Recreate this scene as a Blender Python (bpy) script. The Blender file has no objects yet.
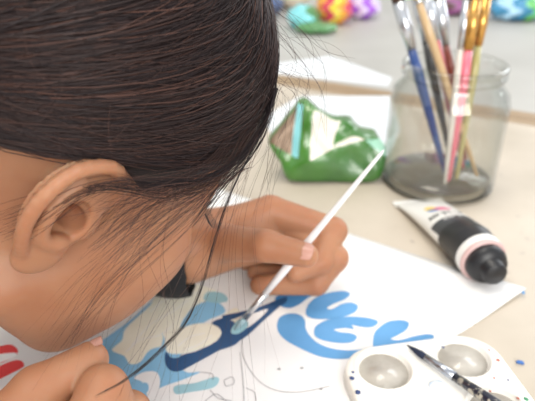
import bpy, bmesh, math, random
import numpy as np
from mathutils import Vector, Matrix

# ------------------------------------------------------------------ camera, world, lights
# lengths below are centimetres on the table top (z = 0); T() turns them into metres, table top at 0.75 m
PITCH = math.radians(29.0); FPX = 560.0; CAM_H = 25.5; TZ = 0.75
SP, CP = math.sin(PITCH), math.cos(PITCH)
scene = bpy.context.scene
cam_d = bpy.data.cameras.new('camera'); cam = bpy.data.objects.new('camera', cam_d)
scene.collection.objects.link(cam); scene.camera = cam
cam.location = (0, 0, TZ + CAM_H * .01); cam.rotation_euler = (math.pi / 2 - PITCH, 0, 0)
cam_d.sensor_width = 36; cam_d.lens = 36 * FPX / 535; cam_d.clip_start = .02
cam_d.dof.use_dof = True; cam_d.dof.focus_distance = .245; cam_d.dof.aperture_fstop = 10.5

world = bpy.data.worlds.new('World'); scene.world = world; world.use_nodes = True
wn = world.node_tree.nodes; wl = world.node_tree.links
bg = wn['Background']; bg.inputs['Color'].default_value = (.93, .96, 1, 1); bg.inputs['Strength'].default_value = .9

def area(name, loc, aim, size, sy, power, col):
    l = bpy.data.lights.new(name, 'AREA'); l.shape = 'RECTANGLE'; l.size = size; l.size_y = sy; l.energy = power; l.color = col
    o = bpy.data.objects.new(name, l); scene.collection.objects.link(o); o.location = loc
    o.rotation_euler = (Vector(aim) - Vector(loc)).to_track_quat('-Z', 'Y').to_euler(); return o
area('window_or_fill_light', (2.3, 2.2, 2.0), (0, .3, .75), 1.8, 1.4, 40, (.93, .97, 1.0))
area('window_or_fill_light', (.5, -1.7, 1.9), (-.1, .25, .75), 1.4, 1.2, 52, (1.0, .97, .92))  # unseen fill lamp added behind the camera to brighten the painting, not a window
area('ceiling_light', (-.2, .5, 2.75), (-.1, .4, .75), 1.2, .6, 22, (1.0, .93, .82))
vs = scene.view_settings; vs.view_transform = 'Standard'; vs.look = 'None'; vs.gamma = 1; vs.use_curve_mapping = False
vs.exposure = -0.06
scene.cycles.transparent_max_bounces = 24

# ------------------------------------------------------------------ helpers
def T(p): return (p[0] * .01, p[1] * .01, TZ + p[2] * .01)
def C2W(r, c, k): return np.array([r, c * SP - k * CP, c * CP + k * SP])          # camera axes -> world axes
def PD(px, py, d):                                                               # point seen at a pixel, d cm deep
    u, v = (px - 267.5) / FPX, (py - 200.5) / FPX
    return np.array([d * u, d * (CP - v * SP), CAM_H - d * (SP + v * CP)])
def W(px, py, z=0.):                                                             # point seen at a pixel, z cm above the table
    v = (py - 200.5) / FPX
    return PD(px, py, (CAM_H - z) / (SP + v * CP))

def tag(o, label=None, cat=None, group=None, kind=None):
    if label: o['label'] = label
    if cat: o['category'] = cat
    if group: o['group'] = group
    if kind: o['kind'] = kind
    return o
def empty(name, loc_cm, rz=0):
    o = bpy.data.objects.new(name, None); scene.collection.objects.link(o); o.location = T(loc_cm); o.rotation_euler = (0, 0, rz)
    o.empty_display_size = .02; return o
def link_mesh(name, me, mat=None, parent=None, smooth=True):
    o = bpy.data.objects.new(name, me); scene.collection.objects.link(o)
    if mat is not None:
        for m in (mat if isinstance(mat, (list, tuple)) else [mat]): me.materials.append(m)
    if smooth: me.polygons.foreach_set('use_smooth', [True] * len(me.polygons))
    if parent is not None:
        bpy.context.view_layer.update(); o.parent = parent; o.matrix_parent_inverse = parent.matrix_world.inverted()
    return o
def from_np(name, v, f, mat=None, parent=None, smooth=True, mi=None):            # v in cm, f (n,4) or list
    me = bpy.data.meshes.new(name)
    v = np.asarray(v, dtype=np.float64) * .01; v[:, 2] += TZ
    if isinstance(f, np.ndarray):
        n, k = f.shape
        me.vertices.add(len(v)); me.vertices.foreach_set('co', v.astype(np.float32).ravel())
        me.loops.add(n * k); me.loops.foreach_set('vertex_index', f.astype(np.int32).ravel())
        me.polygons.add(n); me.polygons.foreach_set('loop_start', np.arange(0, n * k, k, dtype=np.int32))
        me.update(calc_edges=True)
    else:
        me.from_pydata(v.tolist(), [], f); me.update()
    o = link_mesh(name, me, mat, parent, smooth)
    if mi is not None: me.polygons.foreach_set('material_index', np.asarray(mi, dtype=np.int32))
    return o

def catmull(pts, n, closed=False):
    P = np.asarray(pts, float); m = len(P); out = []
    if closed: idx = range(m)
    else:
        P = np.vstack([2 * P[0] - P[1], P, 2 * P[-1] - P[-2]]); idx = range(1, m)
    for i in idx:
        if closed: p0, p1, p2, p3 = P[(i - 1) % m], P[i], P[(i + 1) % m], P[(i + 2) % m]
        else: p0, p1, p2, p3 = P[i - 1], P[i], P[i + 1], P[i + 2]
        t = np.linspace(0, 1, n, endpoint=False)[:, None]
        out.append(.5 * (2 * p1 + (p2 - p0) * t + (2 * p0 - 5 * p1 + 4 * p2 - p3) * t * t + (3 * p1 - 3 * p2 + p3 - p0) * t ** 3))
    if not closed: out.append(P[-2][None])
    return np.vstack(out)

def frame_of(d):
    d = np.asarray(d, float); d = d / np.linalg.norm(d)
    a = np.array([0, 0, 1.]) if abs(d[2]) < .9 else np.array([1., 0, 0])
    u = np.cross(a, d); u /= np.linalg.norm(u); return d, u, np.cross(d, u)
def lathe(axis0, axis1, prof, n=24, flat=1.0, cap=True):
    """profile [(t cm along the axis, radius)] around the axis from axis0 towards axis1 -> verts, faces"""
    a0 = np.asarray(axis0, float); d, u, w = frame_of(np.asarray(axis1, float) - a0)
    ang = np.linspace(0, 2 * math.pi, n, endpoint=False); v = []; f = []
    for t, r in prof:
        for a in ang: v.append(a0 + d * t + u * (r * math.cos(a)) + w * (r * flat * math.sin(a)))
    for i in range(len(prof) - 1):
        for j in range(n): f.append((i * n + j, i * n + (j + 1) % n, (i + 1) * n + (j + 1) % n, (i + 1) * n + j))
    if cap:
        f.append(tuple(range(n))[::-1]); f.append(tuple(range((len(prof) - 1) * n, len(prof) * n)))
    return v, f
def lathe_obj(name, a0, a1, prof, mat, parent=None, n=24, flat=1.0, cap=True):
    v, f = lathe(a0, a1, prof, n, flat, cap); return from_np(name, v, f, mat, parent)
def box(name, lo, hi, mat, parent=None, bev=.0):
    bm = bmesh.new(); bmesh.ops.create_cube(bm, size=1)
    lo, hi = np.array(lo, float), np.array(hi, float)
    for v in bm.verts: v.co = Vector(T((lo + hi) / 2 + np.array(v.co) * (hi - lo)))
    if bev: bmesh.ops.bevel(bm, geom=bm.edges[:], offset=bev * .01, segments=2, affect='EDGES')
    me = bpy.data.meshes.new(name); bm.to_mesh(me); bm.free(); return link_mesh(name, me, mat, parent, False)

# ------------------------------------------------------------------ materials
def mat(name, col, rough=.5, metal=0, spec=.5, noise=None, bump=None, sss=None, coat=0, alpha=1, trans=0, coords='Object'):
    m = bpy.data.materials.new(name); m.use_nodes = True; nt = m.node_tree; b = nt.nodes['Principled BSDF']
    b.inputs['Base Color'].default_value = (*col, 1); b.inputs['Roughness'].default_value = rough
    b.inputs['Metallic'].default_value = metal; b.inputs['Specular IOR Level'].default_value = spec
    b.inputs['Coat Weight'].default_value = coat; b.inputs['Transmission Weight'].default_value = trans
    tc = None
    if noise or bump: tc = nt.nodes.new('ShaderNodeTexCoord')
    if noise:                                    # (scale, other colour, low, high, detail)
        sc, c2, lo, hi, det = noise
        n = nt.nodes.new('ShaderNodeTexNoise'); n.inputs['Scale'].default_value = sc; n.inputs['Detail'].default_value = det
        r = nt.nodes.new('ShaderNodeValToRGB'); r.color_ramp.elements[0].position = lo; r.color_ramp.elements[1].position = hi
        r.color_ramp.elements[0].color = (*col, 1); r.color_ramp.elements[1].color = (*c2, 1)
        nt.links.new(tc.outputs[coords], n.inputs['Vector']); nt.links.new(n.outputs['Fac'], r.inputs['Fac']); nt.links.new(r.outputs['Color'], b.inputs['Base Color'])
    if bump:                                     # (scale, strength, distance m)
        sc, st, di = bump
        n = nt.nodes.new('ShaderNodeTexNoise'); n.inputs['Scale'].default_value = sc; n.inputs['Detail'].default_value = 5
        q = nt.nodes.new('ShaderNodeBump'); q.inputs['Strength'].default_value = st; q.inputs['Distance'].default_value = di
        nt.links.new(tc.outputs[coords], n.inputs['Vector']); nt.links.new(n.outputs['Fac'], q.inputs['Height']); nt.links.new(q.outputs['Normal'], b.inputs['Normal'])
    if sss:                                      # (weight, radius rgb m)
        b.inputs['Subsurface Weight'].default_value = sss[0]; b.inputs['Subsurface Radius'].default_value = sss[1]; b.inputs['Subsurface Scale'].default_value = 1.0
    return m
def glass_mat(name, tint, edge):
    m = bpy.data.materials.new(name); m.use_nodes = True; nt = m.node_tree; nt.nodes.remove(nt.nodes['Principled BSDF'])
    out = nt.nodes['Material Output']; tr = nt.nodes.new('ShaderNodeBsdfTransparent'); gl = nt.nodes.new('ShaderNodeBsdfGlossy')
    gl.inputs['Roughness'].default_value = .04; lw = nt.nodes.new('ShaderNodeLayerWeight'); lw.inputs['Blend'].default_value = .35
    mx = nt.nodes.new('ShaderNodeMix'); mx.data_type = 'RGBA'; mx.inputs[6].default_value = (*tint, 1); mx.inputs[7].default_value = (*edge, 1)
    nt.links.new(lw.outputs['Facing'], mx.inputs[0]); nt.links.new(mx.outputs[2], tr.inputs['Color'])
    l2 = nt.nodes.new('ShaderNodeLayerWeight'); l2.inputs['Blend'].default_value = .5; pw = nt.nodes.new('ShaderNodeMath'); pw.operation = 'POWER'; pw.inputs[1].default_value = 4
    fr = nt.nodes.new('ShaderNodeMath'); fr.operation = 'MULTIPLY_ADD'; fr.inputs[1].default_value = .8; fr.inputs[2].default_value = .05
    nt.links.new(l2.outputs['Facing'], pw.inputs[0]); nt.links.new(pw.outputs[0], fr.inputs[0])
    ms = nt.nodes.new('ShaderNodeMixShader'); nt.links.new(fr.outputs[0], ms.inputs[0]); nt.links.new(tr.outputs[0], ms.inputs[1]); nt.links.new(gl.outputs[0], ms.inputs[2])
    nt.links.new(ms.outputs[0], out.inputs['Surface']); return m

# ------------------------------------------------------------------ implicit surfaces -> mesh
def sdf_mesh(f, lo, hi, h, slack=1.5, B=8):
    lo = np.asarray(lo, float); hi = np.asarray(hi, float)
    nb = np.ceil((hi - lo) / (h * B)).astype(int)
    gi = np.stack(np.meshgrid(*[np.arange(n) for n in nb], indexing='ij'), -1).reshape(-1, 3)
    keep = []
    for s in range(0, len(gi), 60000):
        g = gi[s:s + 60000]; c = lo + (g + .5) * h * B
        keep.append(g[np.abs(f(c)) < B * h * .87 * slack])
    gi = np.vstack(keep)
    r = np.arange(B + 1); loc = np.stack(np.meshgrid(r, r, r, indexing='ij'), -1).reshape(-1, 3)
    N = nb * B + 2; keyf = lambda c: (c[..., 0].astype(np.int64) * N[1] + c[..., 1]) * N[2] + c[..., 2]
    cr = np.arange(B); cl = np.stack(np.meshgrid(cr, cr, cr, indexing='ij'), -1).reshape(-1, 3)
    keys = []; verts = []; quads = []
    corners = [(i, j, k) for i in (0, 1) for j in (0, 1) for k in (0, 1)]
    edges = [(a, b) for a in range(8) for b in range(a + 1, 8) if sum(abs(x - y) for x, y in zip(corners[a], corners[b])) == 1]
    for s in range(0, len(gi), 400):
        g = gi[s:s + 400]; base = g * B
        P = lo + (base[:, None, :] + loc[None]) * h
        D = f(P.reshape(-1, 3)).reshape(len(g), B + 1, B + 1, B + 1); S = D < 0
        cs = [D[:, c[0]:c[0] + B, c[1]:c[1] + B, c[2]:c[2] + B].reshape(len(g), -1) for c in corners]
        cnt = sum((c < 0).astype(np.int8) for c in cs); act = (cnt > 0) & (cnt < 8)
        bi, ci = np.nonzero(act)
        if len(bi) == 0: continue
        vals = np.stack([c[bi, ci] for c in cs], -1); acc = np.zeros((len(bi), 3)); num = np.zeros(len(bi))
        for a, b in edges:
            va, vb = vals[:, a], vals[:, b]; x = (va < 0) != (vb < 0)
            t = np.where(x, va / np.where(x, va - vb, 1), 0)
            pa, pb = np.array(corners[a], float), np.array(corners[b], float)
            acc += np.where(x[:, None], pa + t[:, None] * (pb - pa), 0); num += x
        cell = base[bi] + cl[ci]
        keys.append(keyf(cell)); verts.append(lo + (cell + acc / num[:, None]) * h)
        for ax in range(3):
            sl = [slice(0, B)] * 3; sl2 = [slice(0, B)] * 3; sl2[ax] = slice(1, B + 1)
            s0 = S[(slice(None), *sl)]; s1 = S[(slice(None), *sl2)]
            e = np.argwhere(s0 != s1)
            if len(e) == 0: continue
            cc = base[e[:, 0]] + e[:, 1:]; fl = s0[e[:, 0], e[:, 1], e[:, 2], e[:, 3]]
            o1 = np.zeros(3, int); o1[(ax + 1) % 3] = 1; o2 = np.zeros(3, int); o2[(ax + 2) % 3] = 1
            q = np.stack([keyf(np.maximum(cc - o, 0)) for o in (o1 + o2, o2, o1 * 0, o1)], -1)
            q[~fl] = q[~fl][:, ::-1]; quads.append(q)
    K = np.concatenate(keys); V = np.vstack(verts); Q = np.vstack(quads)
    o = np.argsort(K); K = K[o]; V = V[o]
    ix = np.searchsorted(K, Q); ix = np.clip(ix, 0, len(K) - 1); ok = (K[ix] == Q).all(1)
    return V, ix[ok]
def smin(a, b, k):
    h = np.maximum(k - np.abs(a - b), 0) / k; return np.minimum(a, b) - h * h * k * .25
def smax(a, b, k): return -smin(-a, -b, k)
def ell(p, c, r, R=None):
    q = p - np.asarray(c, float)
    if R is not None: q = q @ np.asarray(R).T
    r = np.asarray(r, float); k0 = np.linalg.norm(q / r, axis=-1); k1 = np.linalg.norm(q / (r * r), axis=-1)
    return k0 * (k0 - 1) / np.maximum(k1, 1e-6)
def cone(p, a, b, r1, r2):
    a = np.asarray(a, float); ba = np.asarray(b, float) - a; pa = p - a
    t = np.clip(pa @ ba / max(ba @ ba, 1e-9), 0, 1); return np.linalg.norm(pa - t[:, None] * ba, axis=-1) - (r1 + (r2 - r1) * t)
def chain(p, pts, rs, k=.25):
    d = None
    for i in range(len(pts) - 1):
        e = cone(p, pts[i], pts[i + 1], rs[i], rs[i + 1]); d = e if d is None else (smin(d, e, k) if k else np.minimum(d, e))
    return d
# ------------------------------------------------------------------ setting
M_FLOOR = mat('floor_vinyl', (.42, .40, .37), .5, noise=(3, (.36, .34, .31), .4, .6, 4))
M_WALL = mat('wall_paint', (.80, .79, .75), .9)
tag(box('floor', (-260, -180, -80), (330, 420, -75), M_FLOOR), kind='structure')
tag(box('wall_back', (-260, 420, -75), (330, 428, 215), M_WALL), kind='structure')
tag(box('wall_left', (-268, -180, -75), (-260, 428, 215), M_WALL), kind='structure')

# two table tops meeting along a slanting joint
J0, J1 = W(275, 79), W(535, 120); jd = (J1 - J0); jd[2] = 0; jd /= np.linalg.norm(jd); jn = np.array([-jd[1], jd[0], 0])
def table_mat():
    m = mat('laminate', (.60, .52, .42), .42, spec=.4); nt = m.node_tree; b = nt.nodes['Principled BSDF']; tc = nt.nodes.new('ShaderNodeTexCoord')
    def noise(sc, de, p0, p1, c0, c1):
        n = nt.nodes.new('ShaderNodeTexNoise'); n.inputs['Scale'].default_value = sc; n.inputs['Detail'].default_value = de
        r = nt.nodes.new('ShaderNodeValToRGB'); r.color_ramp.elements[0].position = p0; r.color_ramp.elements[1].position = p1
        r.color_ramp.elements[0].color = (*c0, 1); r.color_ramp.elements[1].color = (*c1, 1)
        nt.links.new(tc.outputs['Object'], n.inputs['Vector']); nt.links.new(n.outputs['Fac'], r.inputs['Fac']); return r
    a = noise(9, 6, .35, .68, (.60, .53, .44), (.47, .41, .33)); c = noise(70, 3, .68, .76, (0, 0, 0), (1, 1, 1)); g = noise(160, 2, .74, .80, (0, 0, 0), (1, 1, 1))
    m1 = nt.nodes.new('ShaderNodeMix'); m1.data_type = 'RGBA'; m1.inputs[7].default_value = (.46, .40, .34, 1)
    m2 = nt.nodes.new('ShaderNodeMix'); m2.data_type = 'RGBA'; m2.inputs[7].default_value = (.25, .22, .2, 1)
    nt.links.new(c.outputs[0], m1.inputs[0]); nt.links.new(a.outputs[0], m1.inputs[6]); nt.links.new(g.outputs[0], m2.inputs[0]); nt.links.new(m1.outputs[2], m2.inputs[6])
    nt.links.new(m2.outputs[2], b.inputs['Base Color']); return m
M_TAB = table_mat(); M_EDGE = mat('beech_edge', (.36, .25, .15), .5, noise=(30, (.34, .24, .14), .4, .6, 3)); M_STEEL = mat('grey_steel', (.30, .30, .31), .4, metal=.8)
M_TAB2 = mat('pale_laminate', (.47, .46, .43), .5, noise=(7, (.42, .41, .38), .4, .65, 5))
def slab(name, poly, z0, z1, m, parent):
    n = len(poly); v = [(*p[:2], z1) for p in poly] + [(*p[:2], z0) for p in poly]
    f = [tuple(range(n)), tuple(range(2 * n - 1, n - 1, -1))] + [(i, i + n, (i + 1) % n + n, (i + 1) % n) for i in range(n)]
    f = [t if k < 2 else t for k, t in enumerate(f)]
    return from_np(name, v, f, m, parent, smooth=False)
def on_line(x, off): t = (x - J0[0]) / jd[0]; return (J0 + jd * t + jn * off)
XL, XR = -26, 130
tb = empty('table', (40, 10, -75)); tag(tb, 'near cream laminate table with worn stained top, holding the painting, jar and palette', 'table')
A, B = on_line(XL, -2.4), on_line(XR, -2.4); A2, B2 = on_line(XL, -.15), on_line(XR, -.15)
slab('tabletop', [(XL, -24), (XR, -24), tuple(B[:2]), tuple(A[:2])], -2.6, 0, M_TAB, tb)
slab('wood_edge', [tuple(A[:2]), tuple(B[:2]), tuple(B2[:2]), tuple(A2[:2])], -2.6, 0, M_EDGE, tb)
for x, y in ((XL + 6, -16), (XR - 8, -16), (XL + 6, A[1] - 10), (XR - 8, B[1] - 8)): lathe_obj('leg', (x, y, -74.9), (x, y, 0), [(0, 2), (72.3, 2)], M_STEEL, tb, 16)
t2 = empty('table', (40, 140, -75)); tag(t2, 'far pale table pushed against the near one, with colourful wrappers lying on it', 'table')
C0, C1 = on_line(XL - 60, .15), on_line(XR, .15); D0, D1 = on_line(XL - 60, 2.6), on_line(XR, 2.6); FY = 235
slab('wood_edge', [tuple(C0[:2]), tuple(C1[:2]), tuple(D1[:2]), tuple(D0[:2])], -2.6, 0, M_EDGE, t2)
slab('tabletop', [tuple(D0[:2]), tuple(D1[:2]), (XR, FY), (XL - 60, FY)], -2.6, 0, M_TAB2, t2)
for x, y in ((XL - 50, D0[1] + 10), (XR - 8, D1[1] + 10), (XL - 50, FY - 8), (XR - 8, FY - 8)): lathe_obj('leg', (x, y, -74.9), (x, y, 0), [(0, 2), (72.3, 2)], M_STEEL, t2, 16)

# stool under the person
st = empty('stool', (-62, 20, -75)); tag(st, 'grey round stool under the person painting', 'stool')
lathe_obj('seat', (-62, 20, -46.5), (-62, 20, 0), [(0, 15), (.5, 16), (3, 16), (3.6, 15)], M_STEEL, st, 32)
for k in range(4):
    a = math.pi / 4 + k * math.pi / 2; c = (-62 + 17 * math.cos(a), 20 + 17 * math.sin(a), -74.9)
    lathe_obj('leg', c, (-62 + 11 * math.cos(a), 20 + 11 * math.sin(a), -46.5), [(0, 1.2), (29, 1.2)], M_STEEL, st, 12)

# ------------------------------------------------------------------ big paper with the painting
M_PAPER = mat('paper', (.86, .85, .84), .8, bump=(500, .1, .0003))
c0 = W(525, 293); e1 = W(240, 197) - c0; e2 = W(455, 337) - c0
e1 = e1 / np.linalg.norm(e1); e2 = e2 / np.linalg.norm(e2)
print('PAPER angle', math.degrees(math.acos(float(e1 @ e2))))
def paper_sheet(name, c, u, w, lu, lw, m, z=.03, curl=.0, nu=60, nw=44):
    v = []; f = []
    for i in range(nu + 1):
        for j in range(nw + 1):
            a, b = i / nu, j / nw; q_ = c + w * (b * lw); p = q_ + u * (a * min(lu, (q_[0] + 25.4) / -u[0] if u[0] < -.1 else lu))
            lift = curl * (math.exp(-((a * lu) ** 2 + (b * lw) ** 2) / 14.) + .3 * math.exp(-(b * lw) / 1.2) * (.5 + .5 * math.sin(a * 17))); v.append((p[0], p[1], z + lift))
    nn = len(v); v += [(x, y, zz - .02) for x, y, zz in v]
    k = lambda i, j: i * (nw + 1) + j
    for i in range(nu):
        for j in range(nw):
            q = (k(i, j), k(i, j + 1), k(i + 1, j + 1), k(i + 1, j)); f.append(q); f.append(tuple(nn + t for t in q[::-1]))
    ring = [k(i, 0) for i in range(nu)] + [k(nu, j) for j in range(nw)] + [k(i, nw) for i in range(nu, 0, -1)] + [k(0, j) for j in range(nw, 0, -1)]
    for a, b in zip(ring, ring[1:] + ring[:1]): f.append((a, b, b + nn, a + nn))
    return from_np(name, v, f, m)
sheet = tag(paper_sheet('paper_sheet', c0, e1, e2, 59.4, 34, M_PAPER, .04, .35), 'large white sheet with blue and navy painted letters under the painting hand', 'paper')

P_BLUE, P_BLUE2, P_SKY, P_NAVY = (.07, .25, .52), (.10, .30, .57), (.24, .50, .72), (.018, .075, .19)
P_CREAM, P_WHITE, P_RED, P_TEAL, P_PENCIL = (.88, .83, .69), (.86, .85, .84), (.68, .04, .04), (.32, .55, .62), (.33, .32, .33)
cols = [P_BLUE, P_BLUE2, P_SKY, P_NAVY, P_CREAM, P_WHITE, P_RED, P_TEAL, P_PENCIL]
nm = ['paint_blue', 'paint_mid_blue', 'paint_sky', 'paint_navy', 'paint_cream', 'paint_white', 'paint_red', 'paint_teal', 'pencil']
PM = [mat(n, c, .55, noise=((25, tuple(min(1, x * 1.25 + .02) for x in c), .3, .75, 3) if n != 'pencil' else None)) for n, c in zip(nm, cols)]
pv, pf, pmi = [], [], []
def shape(pts, m, layer, n=6, smooth=True):
    q = catmull(pts, n, True) if smooth else np.array(pts, float)
    bm = bmesh.new(); z = .055 + .006 * layer
    vs_ = [bm.verts.new(W(x, y, z)) for x, y in q]; f = bm.faces.new(vs_); bmesh.ops.triangulate(bm, faces=[f], ngon_method='EAR_CLIP')
    bm.normal_update(); base = len(pv); bm.verts.index_update()
    for v in bm.verts: pv.append(tuple(v.co))
    for t in bm.faces:
        ids = [v.index + base for v in t.verts]; pf.append(ids if t.normal.z > 0 else ids[::-1]); pmi.append(m)
    bm.free()
def stroke(pts, wd, m, layer, n=6, closed=False):
    q = catmull(pts, n, closed); z = .055 + .006 * layer; P = [W(x, y, z) for x, y in q]
    if closed: P.append(P[0])
    base = len(pv)
    for i, p in enumerate(P):
        t = P[min(i + 1, len(P) - 1)] - P[max(i - 1, 0)]; t = t / max(np.linalg.norm(t), 1e-9); s = np.array([-t[1], t[0], 0]) * wd / 2
        pv.append(tuple(p + s)); pv.append(tuple(p - s))
    for i in range(len(P) - 1): a = base + 2 * i; pf.append([a, a + 1, a + 3, a + 2]); pmi.append(m)
# U, E and V shaped letters and the long swoosh
shape([(306, 314), (308, 305), (317, 297), (330, 292.5), (344, 291), (350, 294), (345, 299), (333, 304), (327, 308), (332, 309), (342, 304), (352, 302.5), (358, 306), (355, 312), (344, 316.5), (328, 319), (313, 318.5)], 1, 1)
shape([(314, 331), (317, 325), (328, 319.5), (344, 316.7), (362, 317), (375, 319.5), (378, 323), (372, 327), (362, 327), (352, 325), (354, 329), (345, 328), (334, 329.5), (340, 332), (352, 333.5), (357, 337), (352, 342), (340, 343), (326, 341), (316, 337)], 1, 1)
shape([(373, 346), (374, 334), (381, 326), (390, 321), (402, 320), (409, 323), (406, 330), (396, 336), (391, 339), (400, 340), (415, 336), (428, 334), (434, 336), (430, 340), (415, 343), (400, 346), (385, 348.5), (374, 350)], 1, 1)
shape([(277, 325), (280, 317), (289, 313.5), (299, 314.5), (305, 320), (306, 329), (312, 338), (322, 345), (338, 349.5), (356, 350), (374, 346.5), (396, 346), (380, 350), (362, 356), (342, 359), (322, 357), (304, 350), (287, 341), (279, 333)], 1, 0)
# blue part at the fist
shape([(275, 298), (286, 293), (300, 289), (318, 285), (328, 286), (320, 292), (308, 298), (300, 304), (290, 308), (281, 306)], 0, 1)
# sky blue field and cream petals at the left
shape([(90, 352), (100, 342), (128, 322), (160, 296), (190, 290), (215, 300), (225, 312), (205, 322), (196, 336), (178, 360), (186, 372), (200, 372), (182, 380), (160, 388), (140, 401), (118, 392), (100, 372)], 2, 0)
shape([(122, 340), (126, 328), (150, 305), (160, 290), (185, 283), (215, 290), (214, 298), (195, 306), (182, 322), (178, 336), (166, 345), (150, 350), (140, 362), (130, 364), (124, 356), (112, 350)], 4, 1)
for c in [[(126, 352), (140, 340), (160, 335), (172, 326)], [(150, 312), (165, 300), (185, 296), (200, 292)], [(132, 345), (150, 325), (175, 310), (188, 300)]]: stroke(c, .07, 5, 2)
shape([(208, 292), (222, 293), (228, 300), (218, 303), (204, 300)], 7, 2)
shape([(222, 318), (234, 308), (240, 312), (236, 326), (228, 330)], 4, 2)
# navy looped letter with its cream middle
shape([(166, 352), (173, 358), (190, 354), (215, 342), (240, 329), (258, 316), (275, 303), (285, 300), (280, 306), (262, 322), (244, 338), (220, 350), (196, 363), (180, 371), (170, 370), (165, 362)], 3, 3)
shape([(212, 323), (224, 318), (234, 322), (244, 331), (236, 344), (214, 352), (190, 361), (180, 356), (208, 348), (219, 338), (220, 330)], 3, 3.3)
shape([(222, 316), (240, 312), (262, 306), (285, 297), (284, 304), (262, 311), (244, 315), (230, 320)], 3, 3.6)
shape([(240, 318), (252, 314), (268, 309), (258, 320), (243, 330), (237, 326)], 5, 4)
shape([(231, 330), (238, 320), (246, 320), (248, 326), (240, 333), (233, 334)], 7, 5)
shape([(166, 350), (170, 338), (184, 327), (204, 323), (218, 327), (221, 335), (210, 345), (190, 352), (174, 354)], 4, 4)
for c in [[(178, 346), (190, 337), (205, 333)], [(185, 350), (200, 344), (212, 335)]]: stroke(c, .07, 5, 5)
shape([(160, 330), (165, 341), (160, 352), (163, 338)], 2, 2)
# lower left: white curls, light blue bar, pencil lines
shape([(134, 378), (144, 372), (156, 372), (160, 380), (158, 392), (150, 401), (146, 392), (142, 382)], 5, 1)
shape([(175, 386), (195, 383), (215, 377), (219, 381), (212, 388), (190, 392), (176, 394)], 7, 1)
shape([(136, 385), (147, 383), (148, 391), (140, 394)], 2, 2)
for c in [[(242, 336), (243, 356), (256, 378), (275, 390), (300, 392), (330, 386)], [(240, 352), (243, 380), (244, 401)], [(210, 390), (218, 398), (232, 401)], [(224, 380), (232, 377), (234, 383), (226, 386), (224, 380)],
          [(205, 401), (216, 394), (226, 401)], [(246, 388), (254, 392), (256, 401)], [(200, 372), (212, 374), (213, 380)]]: stroke(c, .045, 8, 1)
for x, y in ((321, 389), (302, 368), (279, 369)): shape([(x - 2, y), (x, y - 1), (x + 2, y), (x, y + 1)], 8, 2, 3)
# red and blue stripes at the far left edge of the drawing
shape([(-30, 352), (0, 346), (12, 345), (18, 352), (8, 360), (-30, 372)], 6, 1)
shape([(-30, 384), (0, 366), (18, 360), (24, 366), (12, 373), (-10, 384), (-30, 395)], 6, 1)
shape([(-30, 360), (0, 354), (16, 353), (10, 359), (-30, 371)], 5, 2)
shape([(28, 372), (44, 364), (50, 372), (36, 376)], 2, 1)
# small blue cross at the paper corner
shape([(519, 288), (522, 287), (525, 293), (523, 294)], 0, 50, 3); 
art = from_np('painting', pv, pf, PM, sheet, smooth=False, mi=pmi)

# ------------------------------------------------------------------ plastic palette
M_PLAST = mat('white_plastic', (.86, .84, .79), .3, spec=.5, noise=(14, (.80, .76, .68), .45, .75, 4)); M_WATER = mat('murky_water', (.50, .47, .42), .06, spec=.6, noise=(60, (.36, .33, .29), .4, .7, 4), bump=(130, .5, .0015))
wA, wB, wC = W(384, 369, .9), W(463, 358, .9), W(402, 409, .9)
px_ = (wB - wA); colw = np.linalg.norm(px_[:2]); px_[2] = 0; px_ /= np.linalg.norm(px_); py_ = np.array([px_[1], -px_[0], 0])
PO = (wA + wB) / 2; PO[2] = 0
print('palette col', colw, 'row', (wC - wA) @ py_, 'well r', np.linalg.norm(W(411, 369, .9) - wA))
WR = float(np.linalg.norm(W(411, 369, .9) - wA)); ROW = 2 * WR + .75; PT = 1.0
wells = [(sx * colw / 2, r * ROW) for r in range(4) for sx in (-1, 1)]
hw, y0_, y1_ = colw / 2 + WR + .75, -(WR + .3), 3 * ROW + WR + .8
pal = empty('paint_palette', PO); tag(pal, 'white plastic palette with round wells and specks of paint, bottom right corner', 'palette')
n1, n2 = 150, 260; xs = np.linspace(-hw, hw, n1); ys = np.linspace(y0_, y1_, n2); X, Y = np.meshgrid(xs, ys, indexing='ij')
cr_ = 2.2; qx = np.abs(X) - (hw - cr_); qy = np.abs(Y - (y0_ + y1_) / 2) - ((y1_ - y0_) / 2 - cr_)
rd = np.hypot(np.maximum(qx, 0), np.maximum(qy, 0)) + np.minimum(np.maximum(qx, qy), 0) - cr_      # <0 inside
Z = PT - .12 * np.exp(np.minimum(rd, 0) / .15)
for wx, wy in wells:
    r = np.hypot(X - wx, Y - wy) / WR; Z = np.where(r < 1.12, np.where(r < 1, PT - .78 * np.clip(1 - r ** 2.6, 0, 1) ** .6, Z), Z) + .05 * np.exp(-((r - 1.05) / .05) ** 2)
Z = np.where(rd > -.02, np.minimum(Z, PT - .1), Z)
# squash the grid outside the rounded outline onto the outline
k = np.maximum(rd, 0); nx_ = np.where((qx > 0) & (qy > 0), np.maximum(qx, 0) / (np.hypot(np.maximum(qx, 0), np.maximum(qy, 0)) + 1e-9), 0); ny_ = np.where((qx > 0) & (qy > 0), np.maximum(qy, 0) / (np.hypot(np.maximum(qx, 0), np.maximum(qy, 0)) + 1e-9), 0)
Xs = X - k * nx_ * np.sign(X); Ys = Y - k * ny_ * np.sign(Y - (y0_ + y1_) / 2)
top = PO + Xs[..., None] * px_ + Ys[..., None] * py_ + np.stack([0 * Z, 0 * Z, Z], -1); top = top.reshape(-1, 3)
kk = lambda i, j: i * n2 + j
I, Jx = np.meshgrid(np.arange(n1 - 1), np.arange(n2 - 1), indexing='ij'); q = np.stack([kk(I, Jx), kk(I, Jx + 1), kk(I + 1, Jx + 1), kk(I + 1, Jx)], -1).reshape(-1, 4)
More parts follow.
